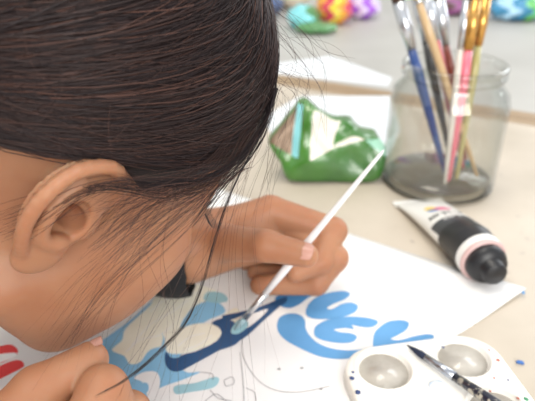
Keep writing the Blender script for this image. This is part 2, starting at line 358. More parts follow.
ring = [kk(i, 0) for i in range(n1)] + [kk(n1 - 1, j) for j in range(1, n2)] + [kk(i, n2 - 1) for i in range(n1 - 2, -1, -1)] + [kk(0, j) for j in range(n2 - 2, 0, -1)]
low = top[ring].copy(); ctr = PO + py_ * (y0_ + y1_) / 2; low = ctr + (low - ctr) * 1.012; low[:, 2] = .12; nb_ = len(top)
sq = np.array([(ring[i], ring[(i + 1) % len(ring)], nb_ + (i + 1) % len(ring), nb_ + i) for i in range(len(ring))])
from_np('tray', np.vstack([top, low]), [tuple(t) for t in np.vstack([q, sq]).tolist()] + [tuple(range(nb_, nb_ + len(ring)))], M_PLAST, pal)
for i, (wx, wy) in enumerate(wells):
    if i < 5:
        c = PO + px_ * wx + py_ * wy; lathe_obj('murky_water', c + [0, 0, .68], c + [0, 0, 2], [(0, WR * .93), (.012, WR * .93)], M_WATER, pal, 40)
c = PO + py_ * ROW * .48; M_PBLUE = mat('pale_blue_paint', (.45, .60, .80), .25, noise=(120, (.75, .8, .85), .4, .6, 3))
from_np('paint_dab', *sdf_mesh(lambda p: ell(p, c + [0, 0, PT], (.55, .45, .16)), c + [-1, -1, 0], c + [1, 1, 2], .06), M_PBLUE, pal)
M_SPK = [mat('speck_red', (.45, .12, .08), .5), mat('speck_green', (.05, .25, .12), .5), mat('speck_navy', (.03, .06, .18), .5)]
for (x, y, r, m) in ((489, 350, .10, 0), (498, 360, .14, 0), (494, 356, .06, 0), (508, 380, .08, 2), (494, 378, .08, 0), (490, 391, .08, 0), (518, 398, .1, 0), (526, 399, .16, 1), (480, 345, .06, 0), (352, 378, .16, 2), (358, 392, .17, 2), (353, 372, .1, 2), (443, 347, .1, 2)):
    p = W(x, y, PT); v, f = lathe(p + [0, 0, -.01], p + [0, 0, 1], [(0, r), (.03, r * .7)], 8); from_np('paint_speck', v, f, M_SPK[m], pal)

# ------------------------------------------------------------------ brushes
def brush(name, tip, end, label, cols, rad=.3, fer=.28, brl=1.6, ferl=2.2, group=None, flat=1.0, handle_m=None, width=1.0, tag_cat='paintbrush', bris=(.03, .02, .015), ferc=(.62, .62, .63)):
    """tip: point of the bristles, end: end of the handle"""
    tip, end = np.asarray(tip, float), np.asarray(end, float); L = np.linalg.norm(end - tip); d = (end - tip) / L
    e = empty(name, tip); tag(e, label, tag_cat, group)
    lathe_obj('bristles', tip, end, [(0, .03), (brl * .3, fer * .55 * width), (brl * .7, fer * .95 * width), (brl, fer * .9)], mat('bristle', bris, .8, bump=(900, .5, .001)), e, 14, flat)
    lathe_obj('ferrule', tip, end, [(brl - .05, fer), (brl + ferl * .45, fer * 1.02), (brl + ferl * .5, fer * 1.1), (brl + ferl * .55, fer * 1.02), (brl + ferl, rad * .95)], mat('ferrule_metal', ferc, .25, metal=.9), e, 16, 1.0)
    h = brl + ferl
    hm = handle_m or mat('lacquer', cols, .3, coat=.4)
    lathe_obj('handle', tip, end, [(h - .05, rad * .85), (h + (L - h) * .18, rad * 1.1), (h + (L - h) * .45, rad * .9), (h + (L - h) * .8, rad * .62), (L - .25, rad * .42), (L, rad * .15)], hm, e, 16)
    return e
# ornate dark brush lying across the palette
def ornate():
    m = mat('ornate_lacquer', (.02, .02, .03), .3, coat=.4); nt = m.node_tree; b = nt.nodes['Principled BSDF']
    tc = nt.nodes.new('ShaderNodeTexCoord'); v = nt.nodes.new('ShaderNodeTexNoise'); v.inputs['Scale'].default_value = 260; v.inputs['Detail'].default_value = 2
    r = nt.nodes.new('ShaderNodeValToRGB'); e = r.color_ramp.elements; e[0].position = .50; e[0].color = (.012, .014, .03, 1); e[1].position = .60; e[1].color = (.50, .46, .38, 1)
    nt.links.new(tc.outputs['Object'], v.inputs['Vector']); nt.links.new(v.outputs['Fac'], r.inputs[0]); nt.links.new(r.outputs[0], b.inputs['Base Color']); return m
t0, t1 = W(407, 345, 1.25), W(488, 399, 1.75); td = (t1 - t0) / np.linalg.norm(t1 - t0)
brush('paintbrush', t0, t0 + td * 17 , 'dark paintbrush with a flecked ornate handle lying across the white palette', None, .30, .23, 1.5, 2.0, handle_m=ornate(), bris=(.012, .02, .05), ferc=(.45, .47, .52))

# white brush in the painting hand
BT, BE = W(235, 330, .12), W(384, 150, 12.5)
brush('paintbrush', BT, BE, 'slim white paintbrush held in the hand, its tip on the navy letter', None, .24, .21, 1.2, 2.3, handle_m=mat('white_lacquer', (.80, .79, .80), .3, coat=.4), bris=(.30, .42, .46), ferc=(.72, .72, .72))

# ------------------------------------------------------------------ glass jar with brushes
JC = W(436, 181); jr = 54 / FPX * float(JC[1] * CP + (CAM_H) * SP)
sc_ = float((JC[1] * CP + CAM_H * SP)) / FPX           # cm per pixel at the jar
print('jar radius', jr, 'cm/px', sc_)
M_GLASS = glass_mat('clear_glass', (.962, .96, .95), (.80, .82, .80)); M_LIQ = mat('dried_paint_water', (.35, .33, .30), .2, alpha=1)
JH = 12.0
jar = empty('glass_jar', JC); tag(jar, 'clear glass jar holding a bunch of paintbrushes', 'jar')
outer = [(0, jr * .86), (.25, jr * .96), (.9, jr), (JH * .70, jr * .995), (JH * .78, jr * .95), (JH * .84, jr * .84), (JH * .87, jr * .80), (JH * .90, jr * .80), (JH * .905, jr * .85), (JH * .925, jr * .86), (JH * .935, jr * .81), (JH * .955, jr * .81), (JH * .965, jr * .86), (JH * .985, jr * .865), (JH, jr * .83)]
inner = [(JH, jr * .79), (JH * .9, jr * .755), (JH * .84, jr * .79), (JH * .77, jr * .90), (JH * .69, jr * .95), (1.2, jr * .95), (.8, jr * .88), (.75, .01)]
v, f = lathe(JC + [0, 0, .02], JC + [0, 0, 5], outer + inner, 64, cap=False); f.append(tuple(range(64))[::-1]); from_np('jar_glass', v, f, M_GLASS, jar)
lathe_obj('foot_ring', JC + [0, 0, .03], JC + [0, 0, 5], [(0, jr * .84), (.0, jr * .90), (.3, jr * .985), (.5, jr * .97), (.3, jr * .9)], glass_mat('dark_foot_glass', (.55, .55, .52), (.25, .26, .25)), jar, 64, cap=False)
# residue in the foot of the jar
lathe_obj('residue', JC + [0, 0, .8], JC + [0, 0, 5], [(0, jr * .8), (.18, jr * .86), (.35, jr * .84)], glass_mat('grey_residue', (.86, .84, .80), (.7, .68, .64)), jar, 40)
JT = JC + [0, 0, JH]
def in_jar(bx, by, px, py, dz_top, depth_off):
    """foot of a brush at (bx,by) cm in the jar and its top seen at pixel px,py"""
    foot = JC + [bx, by, 1.25]; d = float(JC[1] * CP + (CAM_H - JH) * SP) + depth_off
    return foot, PD(px, py - (0 if px == 436 else 16), d)
defs = [  # foot offset, pixel the shaft passes near the frame top, depth offset, colour, label, is tuft up?
    (.4, -1.6, 392, -6, -1.5, (.02, .06, .22), 'paintbrush with navy handle and silver ferrule, leftmost in the jar', .34, .42),
    (1.6, .5, 411, -12, .0, (.05, .05, .05), 'paintbrush with a dark bristle head and black handle, second from left in the jar', .30, .36),
    (3.4, -1.6, 410, -8, -2.0, (.55, .38, .20), 'long tan wooden brush leaning left in front inside the jar', .28, .26),
    (2.6, .2, 421, -14, .5, (.50, .10, .12), 'paintbrush with red handle behind the tan wooden one in the jar', .30, .36),
    (3.4, 2.0, 434, -8, 1.5, (.25, .05, .03), 'flat paintbrush with shiny silver ferrule and dark red handle, middle of the jar', .30, .44),
    (-.2, -3.2, 470, -10, -1.0, (.62, .58, .52), 'pale grey brush leaning right, left of the pink one in the jar', .26, .28),
    (.3, -2.6, 480, -10, -1.8, (.72, .16, .22), 'paintbrush with pink handle and orange gold ferrule in the jar', .32, .34),
    (1.2, -2.2, 490, -12, -.5, (.42, .38, .14), 'paintbrush with olive green handle and gold ferrule, rightmost in the jar', .28, .36)]
for i, (bx, by, px, py, do, col, lab, rd_, fr_) in enumerate(defs):
    ft, tp = in_jar(bx, by, px, py, 0, do); gold = i in (6, 7)
    brush('paintbrush', tp, ft, lab, col, rd_ * 1.35, fr_ * 1.4, 2.2, 4.2 if i not in (2,) else .2, group=None, width=1.25 if i in (1, 4) else 1.0, bris=(.06, .03, .02) if i != 2 else (.5, .34, .18), ferc=(.66, .36, .10) if gold else (.62, .64, .68))

# ------------------------------------------------------------------ paint tube
A0, A1 = W(419, 201, .35), W(498, 276, 1.9); td = A1 - A0; Lb = np.linalg.norm(td[:2]); d = np.array([td[0], td[1], 0]) / Lb; s = np.array([-d[1], d[0], 0])
print('tube length', Lb)
tube = empty('paint_tube', A0 + [0, 0, -.3]); tag(tube, 'white paint tube with black label band and black cap lying beside the paper', 'paint tube')
M_TW = mat('tube_white', (.84, .82, .78), .35, coat=.2); M_TB = mat('tube_black', (.018, .017, .018), .35); M_CAP = mat('cap_black', (.012, .012, .014), .4)
M_CHAR = mat('tube_charcoal', (.06, .06, .065), .4)
R = 1.75; BL = Lb * .83
tv, tf, tm = [], [], []; NS, NA = 60, 48
def tube_pt(t, a, off=0):
    k = t / BL; e = min(1, k / .85) ** .75; hz = .08 + (R - .08) * e; wx = 2.35 - (2.35 - R) * e
    return A0 + d * t + s * ((wx + off) * math.cos(a)) + np.array([0, 0, (hz + off) * math.sin(a) + hz + .06 - A0[2]])
for i in range(NS + 1):
    for j in range(NA): tv.append(tube_pt(BL * i / NS, 2 * math.pi * j / NA))
for i in range(NS):
    for j in range(NA):
        tf.append((i * NA + j, i * NA + (j + 1) % NA, (i + 1) * NA + (j + 1) % NA, (i + 1) * NA + j)); k = (i + .5) / NS; a = 360 * (j + .5) / NA
        m = 0
        if .59 < k < .70: m = 2 if 20 < a < 175 else 0
        if .70 <= k < .955: m = 1
        tm.append(m)
c_end = A0 + d * BL + np.array([0, 0, R + .06 - A0[2]])
for (t, r) in ((0.15, R * .98), (.35, R * .9), (.45, R * .7)):
    for j in range(NA):
        a = 2 * math.pi * j / NA; tv.append(c_end + d * t + s * (r * math.cos(a)) + np.array([0, 0, r * math.sin(a)]))
for i in range(NS, NS + 3):
    for j in range(NA): tf.append((i * NA + j, i * NA + (j + 1) % NA, (i + 1) * NA + (j + 1) % NA, (i + 1) * NA + j)); tm.append(0)
tf.append(tuple(range(NA))[::-1]); tm.append(0); tf.append(tuple((NS + 3) * NA + j for j in range(NA))); tm.append(0)
from_np('tube_body', tv, tf, [M_TW, M_TB, M_CHAR], tube, mi=tm)
from_np('crimp', [A0 + d * t + s * (w * q_) + np.array([0, 0, z_ - A0[2]]) for t in (-.5, .3) for w, q_ in ((2.38, 1), (2.38, -1)) for z_ in (.05, .22)], [(0, 1, 3, 2), (4, 6, 7, 5), (0, 4, 5, 1), (2, 3, 7, 6), (1, 5, 7, 3), (0, 2, 6, 4)], M_TW, tube, smooth=False)
capo = lathe_obj('cap', c_end + d * .35, c_end + d * 9, [(0, 1.25), (.05, 1.5), (.5, 1.5), (.6, 1.42), (.95, 1.3), (1.0, .98), (1.1, .92), (1.7, .86), (1.8, .78)], M_CAP, tube, 40)
lathe_obj('shoulder_ring', c_end + d * .1, c_end + d * 9, [(0, R * .99), (.12, R * 1.01), (.3, R * .95)], mat('ring_rose', (.62, .42, .40), .4), tube, 48)
def on_tube(t, a, off=.02): return tube_pt(t, math.radians(a), off)
def patch(name, pts, m):      # pts in (t, angle) -> small decal mesh following the tube
    q = catmull(pts, 4, True); c = q.mean(0); v = [on_tube(*c)] + [on_tube(*p) for p in q]; n = len(q)
    return [tuple(x) for x in v], [(0, 1 + i, 1 + (i + 1) % n) for i in range(n)]
dv, df, dm = [], [], []
def addp(pts, m):
    v, f = patch('', pts, m); b = len(dv); dv.extend(v); df.extend(tuple(b + i for i in t) for t in f); dm.extend([m] * len(f))
DM = [mat('ink_' + n, c, .4) for n, c in (('pink', (.70, .16, .28)), ('blue', (.08, .22, .50)), ('yellow', (.85, .62, .15)), ('black', (.03, .03, .03)), ('white', (.8, .8, .78)))]
k0 = BL * .30
addp([(k0, 112), (k0 + .3, 128), (k0 + .9, 122), (k0 + .8, 105), (k0 + .3, 100)], 2); addp([(k0 + .5, 96), (k0 + .6, 112), (k0 + 1.3, 108), (k0 + 1.5, 84), (k0 + 1.1, 66), (k0 + .7, 76)], 0); addp([(k0 + .9, 128), (k0 + 1.3, 124), (k0 + 1.5, 108), (k0 + 1.2, 104), (k0 + .9, 114)], 1)
from_np('colour_logo', dv, df, DM, tube, mi=dm)
dv, df, dm = [], [], []
FONT = {'A': [(0, 0, .5, 1), (.5, 1, 1, 0), (.2, .4, .8, .4)], 'c': [(1, .2, .5, 0), (.5, 0, 0, .5), (0, .5, .5, 1), (.5, 1, 1, .8)], 'r': [(0, 0, 0, 1), (0, .7, .9, 1)], 'y': [(0, 1, .5, .4), (1, 1, .2, -.4)], 'l': [(.4, 0, .4, 1.2)], 'i': [(.4, 0, .4, .9)]}
def write(txt, t0_, a0, sz, asz, m, wdt=.05):
    for n, ch in enumerate(txt):
        for x0, y0, x1, y1 in FONT.get(ch, []):
            # text runs round the tube (angle falls from left to right), letter tops towards the crimp
            p = [(t0_ - y0 * sz, a0 - (n * 1.35 + x0) * asz), (t0_ - y1 * sz, a0 - (n * 1.35 + x1) * asz)]
            va, vb = on_tube(*p[0], .03), on_tube(*p[1], .03); tt = vb - va; tt /= max(np.linalg.norm(tt), 1e-6); nrm = va - (A0 + d * ((va - A0) @ d) + np.array([0, 0, R - A0[2]])); nrm /= np.linalg.norm(nrm); sd = np.cross(tt, nrm) * wdt
            b = len(dv); dv.extend([tuple(va + sd), tuple(va - sd), tuple(vb - sd), tuple(vb + sd)]); df.append((b, b + 1, b + 2, b + 3)); dm.append(m)
write('Acrylic', BL * .53, 150, .5, 10, 3, .07)
write('Acryl', BL * .63, 125, .35, 9, 4, .03)
for r_ in range(6): addp([(BL * (.70 + .03 * r_), 60), (BL * (.708 + .03 * r_), 60), (BL * (.708 + .03 * r_), 20 + 5 * (r_ % 2)), (BL * (.70 + .03 * r_), 20 + 5 * (r_ % 2))], 4)
from_np('tube_lettering', dv, df, DM, tube, smooth=False, mi=dm)

# ------------------------------------------------------------------ green crumpled snack bag
def bag_mats():
    g = mat('green_foil', (.06, .22, .025), .3, spec=.8, noise=(18, (.02, .11, .012), .35, .7, 4), coat=.4, bump=(60, .5, .004))
    return [g, mat('bag_cream', (.74, .70, .62), .35, coat=.2), mat('bag_teal', (.25, .62, .66), .3, coat=.3), mat('bag_inner', (.22, .15, .10), .4, metal=.3), mat('bag_pale_green', (.35, .62, .48), .3, coat=.3)]
YB = W(330, 185)[1]
def at_y(px, py, yo):                              # point seen at a pixel, in the upright plane yo cm behind the bag's foot
    q = PD(px, py, 1.0); t = (YB + yo) / q[1]; p = PD(px, py, t); p[2] = max(p[2], .05); return p
bp = [at_y(*q) for q in [(269, 142, 1.2), (299, 104, 3.2), (304, 106, 2.6), (313, 108, 2.0), (341, 121, 2.4), (331, 149, .7), (309, 161, .1), (297, 160, .3), (291, 157, .7), (287, 184, .3), (378, 187, .2), (387, 158, .7), (382, 137, 2.0), (357, 129, 2.8), (345, 141, 1.7), (366, 139, .9)]]
bfc = [((0, 8, 1), 3), ((1, 8, 7, 2), 2), ((2, 7, 6, 3), 0), ((3, 6, 5, 4), 1), ((4, 5, 14, 13), 0), ((14, 5, 15), 1), ((13, 14, 15, 12), 0), ((12, 15, 11), 4), ((0, 9, 8), 0), ((8, 9, 6, 7), 0), ((6, 9, 10, 5), 0), ((5, 10, 15), 0), ((15, 10, 11), 0)]
outl = [0, 9, 10, 11, 12, 13, 4, 3, 2, 1]
bm = bmesh.new(); vs_ = [bm.verts.new(p) for p in bp]; mid = []
for k_ in outl:
    p = bp[k_] + np.array([0, 2.2, 0]); c_ = np.mean([bp[i] for i in outl], 0); p = p + (c_ - p) * np.array([.08, 0, .12]); p[2] = max(p[2], .05); mid.append(bm.verts.new(p))
cb = bm.verts.new(np.mean([bp[i] for i in outl], 0) + np.array([0, 4.0, -.6]))
for f_, m_ in bfc: bm.faces.new([vs_[i] for i in f_]).material_index = m_
for i in range(len(outl)):
    a_, b_ = i, (i + 1) % len(outl); bm.faces.new([vs_[outl[b_]], vs_[outl[a_]], mid[a_], mid[b_]]); bm.faces.new([mid[b_], mid[a_], cb])
bmesh.ops.triangulate(bm, faces=bm.faces[:]); bmesh.ops.recalc_face_normals(bm, faces=bm.faces[:])
bmesh.ops.subdivide_edges(bm, edges=bm.edges[:], cuts=5, use_grid_fill=True); bm.normal_update()
for v in bm.verts:
    x, y, z = v.co; n_ = .16 * math.sin(x * 2.3 + z * 1.7) + .13 * math.sin(x * -1.4 + z * 3.1 + y) + .10 * abs(math.sin(x * 3.9 + z * .8)) + .22 * math.sin(x * .9 - z * 1.2)
    if z > .3: v.co = v.co + v.normal * n_
    v.co.z = max(v.co.z, .05)
for _ in range(2): bmesh.ops.smooth_vert(bm, verts=bm.verts[:], factor=.4, use_axis_x=True, use_axis_y=True, use_axis_z=True)
for v in bm.verts: v.co = Vector(T(v.co))
me = bpy.data.meshes.new('snack_bag'); bm.to_mesh(me); bm.free()
tag(link_mesh('snack_bag', me, bag_mats()), 'crumpled green foil snack bag lying left of the glass jar', 'snack bag')

# ------------------------------------------------------------------ background papers and litter
M_PW = mat('white_sheet', (.74, .77, .80), .8)
def sheet4(pix, label, z=.03):
    P = [W(x, y, z) for x, y in pix]; o = slab('paper_sheet', [tuple(p[:2]) for p in P][::-1], z - .02, z + .01, M_PW, None); return tag(o, label, 'paper')
sheet4([(262, 118), (300, 96), (392, 96), (400, 130), (388, 158), (290, 165)], 'white sheet lying behind the green snack bag')
sheet4([(272, 64), (330, 56), (392, 78), (388, 86), (335, 80), (276, 74)], 'white sheet lying beyond the wooden table joint, left of the jar')
M_F = {n: mat('foil_' + n, c, .3, coat=.3, bump=(80, .6, .004)) for n, c in dict(cyan=(.25, .70, .75), green=(.10, .28, .10), orange=(.95, .42, .05), red=(.72, .06, .12), yellow=(.95, .75, .08), purple=(.40, .12, .72), lilac=(.72, .62, .85), navy=(.06, .10, .22), blue=(.05, .28, .50), sky=(.45, .72, .92), brown=(.10, .04, .04), beige=(.62, .54, .42), grey=(.18, .18, .24), lime=(.15, .55, .15), maroon=(.30, .08, .25)).items()}
def blob(name, px, py, wpx, hz, dep, mats, label, cat, seed=0, group=None, rot=0):
    """crumpled thing standing where its foot is seen; wpx wide in pixels, hz cm high"""
    c = W(px, py); dpt = c[1] * CP + CAM_H * SP; rx = wpx / 2 * dpt / FPX; rs = np.random.RandomState(seed); ph = rs.rand(6) * 6
    def fn(p):
        e = p - c; d_ = ell(e, (0, 0, hz * .5), (rx, dep, hz * .55))
        r = np.abs(np.sin(e[:, 0] * 1.1 + e[:, 1] * .7 + ph[0])) + np.abs(np.sin(e[:, 2] * 1.3 - e[:, 0] * .6 + e[:, 1] * .9 + ph[1])) + .5 * np.abs(np.sin(e[:, 0] * 2.3 + e[:, 2] * 2 + ph[2]))
        return smax(d_ + .12 * min(hz, 5) * (r - 1.2) * .8, -(p[:, 2] - .05), .15)
    v, q_ = sdf_mesh(fn, c - [rx + 1, dep + 1, .5], c + [rx + 1, dep + 1, hz + 2], max(.18, rx / 22), slack=2.5)
    f_ = (v[q_].mean(1) - c); mi = (np.clip((f_[:, 0] / rx + 1) / 2 * len(mats) + .4 * np.sin(f_[:, 2] * 2), 0, len(mats) - .01)).astype(int)
    return tag(from_np(name, v, q_, [M_F[m] for m in mats], mi=mi), label, cat, group)
blob('snack_wrapper', 303, 28, 34, 4.5, 4, ['cyan', 'cyan', 'green'], 'cyan and green crumpled wrapper on the far table, left of the orange one', 'wrapper', 1)
blob('snack_wrapper', 333, 24, 36, 6.5, 4, ['orange', 'red', 'yellow', 'orange', 'red'], 'orange, red and yellow crumpled wrapper on the far table', 'wrapper', 2)
blob('snack_wrapper', 362, 18, 34, 5, 4, ['purple', 'lilac', 'purple', 'lilac'], 'purple and lilac crumpled wrapper on the far table, right of the orange one', 'wrapper', 3)
blob('snack_wrapper', 316, 33, 44, 2.2, 3, ['green', 'green'], 'flat green wrapper lying in front of the orange one on the far table', 'wrapper', 4)
blob('cloth_bundle', 262, 16, 44, 5, 5, ['navy', 'grey', 'navy'], 'dark navy bundle at the far table, beside the hair', 'cloth')
blob('paper_lump', 292, 8, 36, 5, 5, ['beige', 'beige'], 'beige crumpled paper on the far table behind the cyan wrapper', 'paper', 6)
blob('snack_wrapper', 452, 14, 44, 3.5, 4, ['brown', 'maroon', 'brown'], 'small dark brown wrapper on the far table behind the brushes', 'wrapper', 7)
blob('snack_wrapper', 515, 20, 60, 5, 4, ['blue', 'sky', 'blue', 'lime', 'blue'], 'blue wrapper with a green end on the far table at top right', 'wrapper', 8)
blob('plastic_bag', 510, 6, 90, 7, 6, ['grey', 'lilac', 'grey', 'maroon'], 'grey and lilac plastic bag behind the blue wrapper at top right', 'bag', 9)
# paint crumb and smear on the near table
M_BLU = mat('dried_blue_paint', (.04, .14, .42), .5)
pc = W(519, 363); tag(from_np('paint_crumb', *sdf_mesh(lambda p: smin(ell(p, pc + [0, 0, .08], (.22, .13, .1)), ell(p, pc + [.16, -.08, .07], (.12, .12, .08)), .1), pc - .6, pc + .6, .04), M_BLU), 'tiny dried blue paint crumb on the table right of the palette', 'paint crumb')
# ------------------------------------------------------------------ person
rng = np.random.default_rng(7)
F_CAM = np.array([.69, -.34, -.63]); U_CAM = np.array([.58, .76, .33])
EAR_PX = (67, 210, 22.6)
Fw = C2W(*F_CAM); Fw /= np.linalg.norm(Fw); Uw = C2W(*U_CAM); Uw -= Fw * (Uw @ Fw); Uw /= np.linalg.norm(Uw); Lw = np.cross(Uw, Fw)
HR = np.stack([Fw, Lw, Uw])                       # rows: head axes (forward, left, up)
HS = .96                                         # head size factor
HO = PD(*EAR_PX) + 7.3 * HS * Lw
def h2w(q): return HO + (np.asarray(q, float) * HS) @ HR
def w2h(p): return ((p - HO) @ HR.T) / HS

er, et = math.radians(14), math.radians(3)
eb = np.array([-math.sin(et), 0, math.cos(et)]); ea = np.array([math.cos(er), math.sin(er), 0]); ea -= eb * (ea @ eb); ea /= np.linalg.norm(ea)
ec = np.cross(ea, eb); ec *= -1 if ec[1] > 0 else 1
EO = np.array([.3, -7.15, 0.])
helix = catmull([(-.3, .1, .1), (.5, .5, .3), (.95, 1.4, .55), (.6, 2.5, .85), (-.4, 3.15, 1.1), (-1.6, 2.8, 1.3), (-2.25, 1.6, 1.4), (-2.3, .2, 1.3), (-1.95, -1.0, 1.05), (-1.5, -1.9, .8)], 3)
hel_r = np.interp(np.linspace(0, 1, len(helix)), [0, .15, .45, .8, 1], [.2, .24, .29, .27, .27])
antih = catmull([(-.35, -1.25, .75), (-1.15, -.95, .9), (-1.5, .0, 1.0), (-1.35, 1.0, .95), (-.8, 1.9, .8)], 3)
def ear(q):
    e = q - EO; e[:, 1] = np.where(True, e[:, 1], 0); e = np.stack([e @ ea, e @ eb, e @ ec], -1)
    e[:, 0] /= 1.1
    d = ell(e, (-.75, .5, .62), (1.65, 2.6, .26))
    d = smin(d, ell(e, (-.5, .1, -.1), (1.2, 2.1, .9)), .5)
    d = smin(d, ell(e, (-.75, -2.2, .6), (.95, 1.0, .38)), .5)
    d = smax(d, -ell(e, (-.45, -.1, .9), (.8, 1.2, .85)), .2)
    d = smin(d, chain(e, antih, [.3] * len(antih), .1), .3)
    d = smin(d, ell(e, (-.35, -1.2, .75), (.42, .35, .35)), .25)
    d = smin(d, chain(e, helix, hel_r, .1), .16)
    d = smin(d, ell(e, (.6, -.35, .5), (.34, .6, .34)), .3)
    d = smax(d, -ell(e, (-.1, -.2, .1), (.5, .62, 1.1)), .15)
    return d
def head(p):
    q0 = w2h(p); q = q0.copy(); q[:, 1] = np.abs(q[:, 1])
    d = ell(q, (-.7, 0, 4.3), (9.0, 7.3, 8.1))
    d = smin(d, ell(q, (3.0, 0, 3.9), (5.3, 6.1, 5.2)), 1.5)
    d = smin(d, ell(q, (3.8, 0, -2.4), (5.1, 6.0, 7.8)), 2)
    d = smin(d, ell(q, (5.7, 4.4, -2.1), (2.7, 2.0, 2.3)), 2)
    d = smin(d, chain(q, [(.6, 5.3, -6.3), (4.4, 4.2, -8.8), (7.6, 1.2, -10.3)], [1.7, 1.7, 1.5], .5), 2.2)
    d = smin(d, ell(q, (7.8, 0, -9.9), (1.6, 1.9, 1.6)), 1)
    d = smin(d, ell(q, (4.6, 3.8, -5.0), (3.7, 2.9, 3.9)), 2)
    d = smin(d, ell(q, (3, 0, -7.7), (5.5, 4.5, 2.5)), 2)
    d = smin(d, cone(q, (8.1, .8, 2.1), (6.7, 4.4, 2.1), .7, .6), 1.2)
    d = smax(d, -ell(q, (9.1, 3.2, .6), (1.5, 1.8, 1.1)), .8)
    d = smin(d, ell(q, (7.2, 3.1, .5), (1.35, 1.45, 1.25)), .25)
    d = smin(d, cone(q, (8.4, 0, .8), (10.4, 0, -2.7), .6, .85), .9)
    d = smin(d, ell(q, (9.5, .95, -3.0), (.9, .65, .6)), .4)
    d = smin(d, ell(q, (8.7, 0, -5.6), (.95, 2.2, .5)), .35)
    d = smin(d, ell(q, (8.5, 0, -6.5), (.95, 1.9, .55)), .35)
    d = smin(d, chain(p, NECK, [5.3, 5.3, 6.0], 1), 2.0)
    qe = q0.copy(); flip = qe[:, 1] > 0; qe[flip, 1] *= -1
    m = ell(qe, (-1, -8, .3), (3.6, 3.2, 4.6)) < 1.2
    if m.any(): d = d.copy(); d[m] = smin(d[m], ear(qe[m]), .35)
    return d
NECK = [h2w((-2.6, 0, -2.5)), h2w((-4.6, 0, -8.5)), np.array([-27., 24., 9.5])]

# --- hands.  Left hand holds the brush, right fist is under the chin
BR_TIP, BR_END = W(236, 329, .1), W(384, 150, 9.5)
LWR = W(188, 246, 4.0)
lh = dict(
    thumb=([W(197, 244, 4.2), W(226, 243, 5.2), W(266, 246, 6.6), W(306, 255, 6.5)], [1.5, 1.25, .98, .74]),
    index=([W(205, 238, 4.2), W(270, 212, 5.6), W(333, 231, 4.5), W(320, 262, 3.3), W(296, 272, 3.1)], [1.5, 1.2, .98, .85, .7]),
    middle=([W(200, 242, 3.4), W(272, 216, 4.9), W(334, 258, 3.1), W(316, 283, 1.7), W(260, 285, 1.2)], [1.5, 1.25, .98, .85, .7]),
    ring=([W(196, 246, 2.6), W(262, 226, 3.4), W(316, 266, 1.9), W(296, 277, 1.0), W(256, 272, .95)], [1.4, 1.2, .92, .8, .66]),
    little=([W(192, 248, 2.0), W(246, 232, 2.0), W(290, 256, 1.1), W(276, 266, .8), W(246, 262, .8)], [1.3, 1.1, .85, .72, .62]))
def left_hand(p):
    d = chain(p, [LWR + [-9, -.5, -.3], LWR, W(205, 244, 3.6)], [3.0, 2.4, 2.3], .8)
    d = smin(d, ell(p, W(238, 236, 3.8), (3.6, 2.7, 1.9)), 1.2)
    for n in ('little', 'ring', 'middle', 'index', 'thumb'):
        pts, r = lh[n]; base = chain(p, pts[:2], r[:2], .3); d = smin(d, base, .7)
        d = smin(d, chain(p, pts[1:], r[1:], .25), .09)
    return d
TH = [PD(8, 425, 21.5), PD(38, 392, 22.6), PD(90, 360, 23.6)]
RW = PD(-10, 560, 17.0)
IDX = [PD(70, 470, 20.5), PD(103, 391, 22.6), PD(122, 425, 23.4), PD(100, 440, 24.0)]
rh = dict(
    thumb=(TH, [1.2, 1.05, .78]),
    index=(IDX, [1.2, 1.0, .95, .8]),
    middle=([IDX[0] + [.8, .6, -1.6], IDX[1] + [.7, .3, -1.8], IDX[2] + [.3, .3, -1.8], IDX[3] + [0, 0, -1.8]], [1.2, 1.0, .92, .8]),
    ring=([IDX[0] + [1.2, .8, -3.0], IDX[1] + [1.4, .6, -3.3], IDX[2] + [.3, .2, -3.5], IDX[3] + [-.2, 0, -3.4]], [1.15, .95, .88, .75]),
    little=([IDX[0] + [1.4, .6, -4.2], IDX[1] + [1.2, .0, -4.7], IDX[2] + [-.2, -.2, -4.8], IDX[3] + [-.6, -.2, -4.6]], [1.05, .85, .8, .7]))
PALM = (IDX[0] + IDX[1]) / 2 + [-.6, .2, -2.3]
def right_hand(p):
    d = chain(p, [RW + [-8, -7, -1.0], RW, IDX[0] + [.2, .2, -1.8]], [3.0, 2.4, 2.6], .8)
    d = smin(d, ell(p, PALM, (2.6, 3.0, 2.5)), 1.0)
    for n in ('little', 'ring', 'middle', 'index', 'thumb'):
        pts, r = rh[n]; d = smin(d, chain(p, pts, r, .3), .2)
    return d
SHL, SHR = np.array([-33., 40., 7.]), np.array([-31., 8., 6.]); HIP = np.array([-62., 20., -30.])
ELL, ELR = np.array([-24., 37., 4.]), np.array([-25., -6., 3.6])
RWE = RW + np.array([-8, -7, -1.0]); LWE = LWR + np.array([-.8, 0, -.2])
def torso(p, g):
    d = chain(p, [(SHL + SHR) / 2 + [-6, 0, -3], HIP + [6, 0, 14], HIP], [9.5 + g, 10 + g, 11 + g], 4)
    d = smin(d, chain(p, [SHL + [-2, 0, -1], SHR + [-2, 0, -1]], [6 + g, 6 + g], 2), 5)
    d = smin(d, chain(p, [HIP + [3, -4, 18], HIP + [3, 6, 18]], [8 + g, 8 + g], 2), 4)
    return d
def arms(p, g):
    d = chain(p, [SHL, ELL, LWE], [5 + g, 3.6 + g, 3.1 + g], 1.5)
    return np.minimum(d, chain(p, [SHR, ELR, RWE], [5 + g, 3.6 + g, 3.0 + g], 1.5))

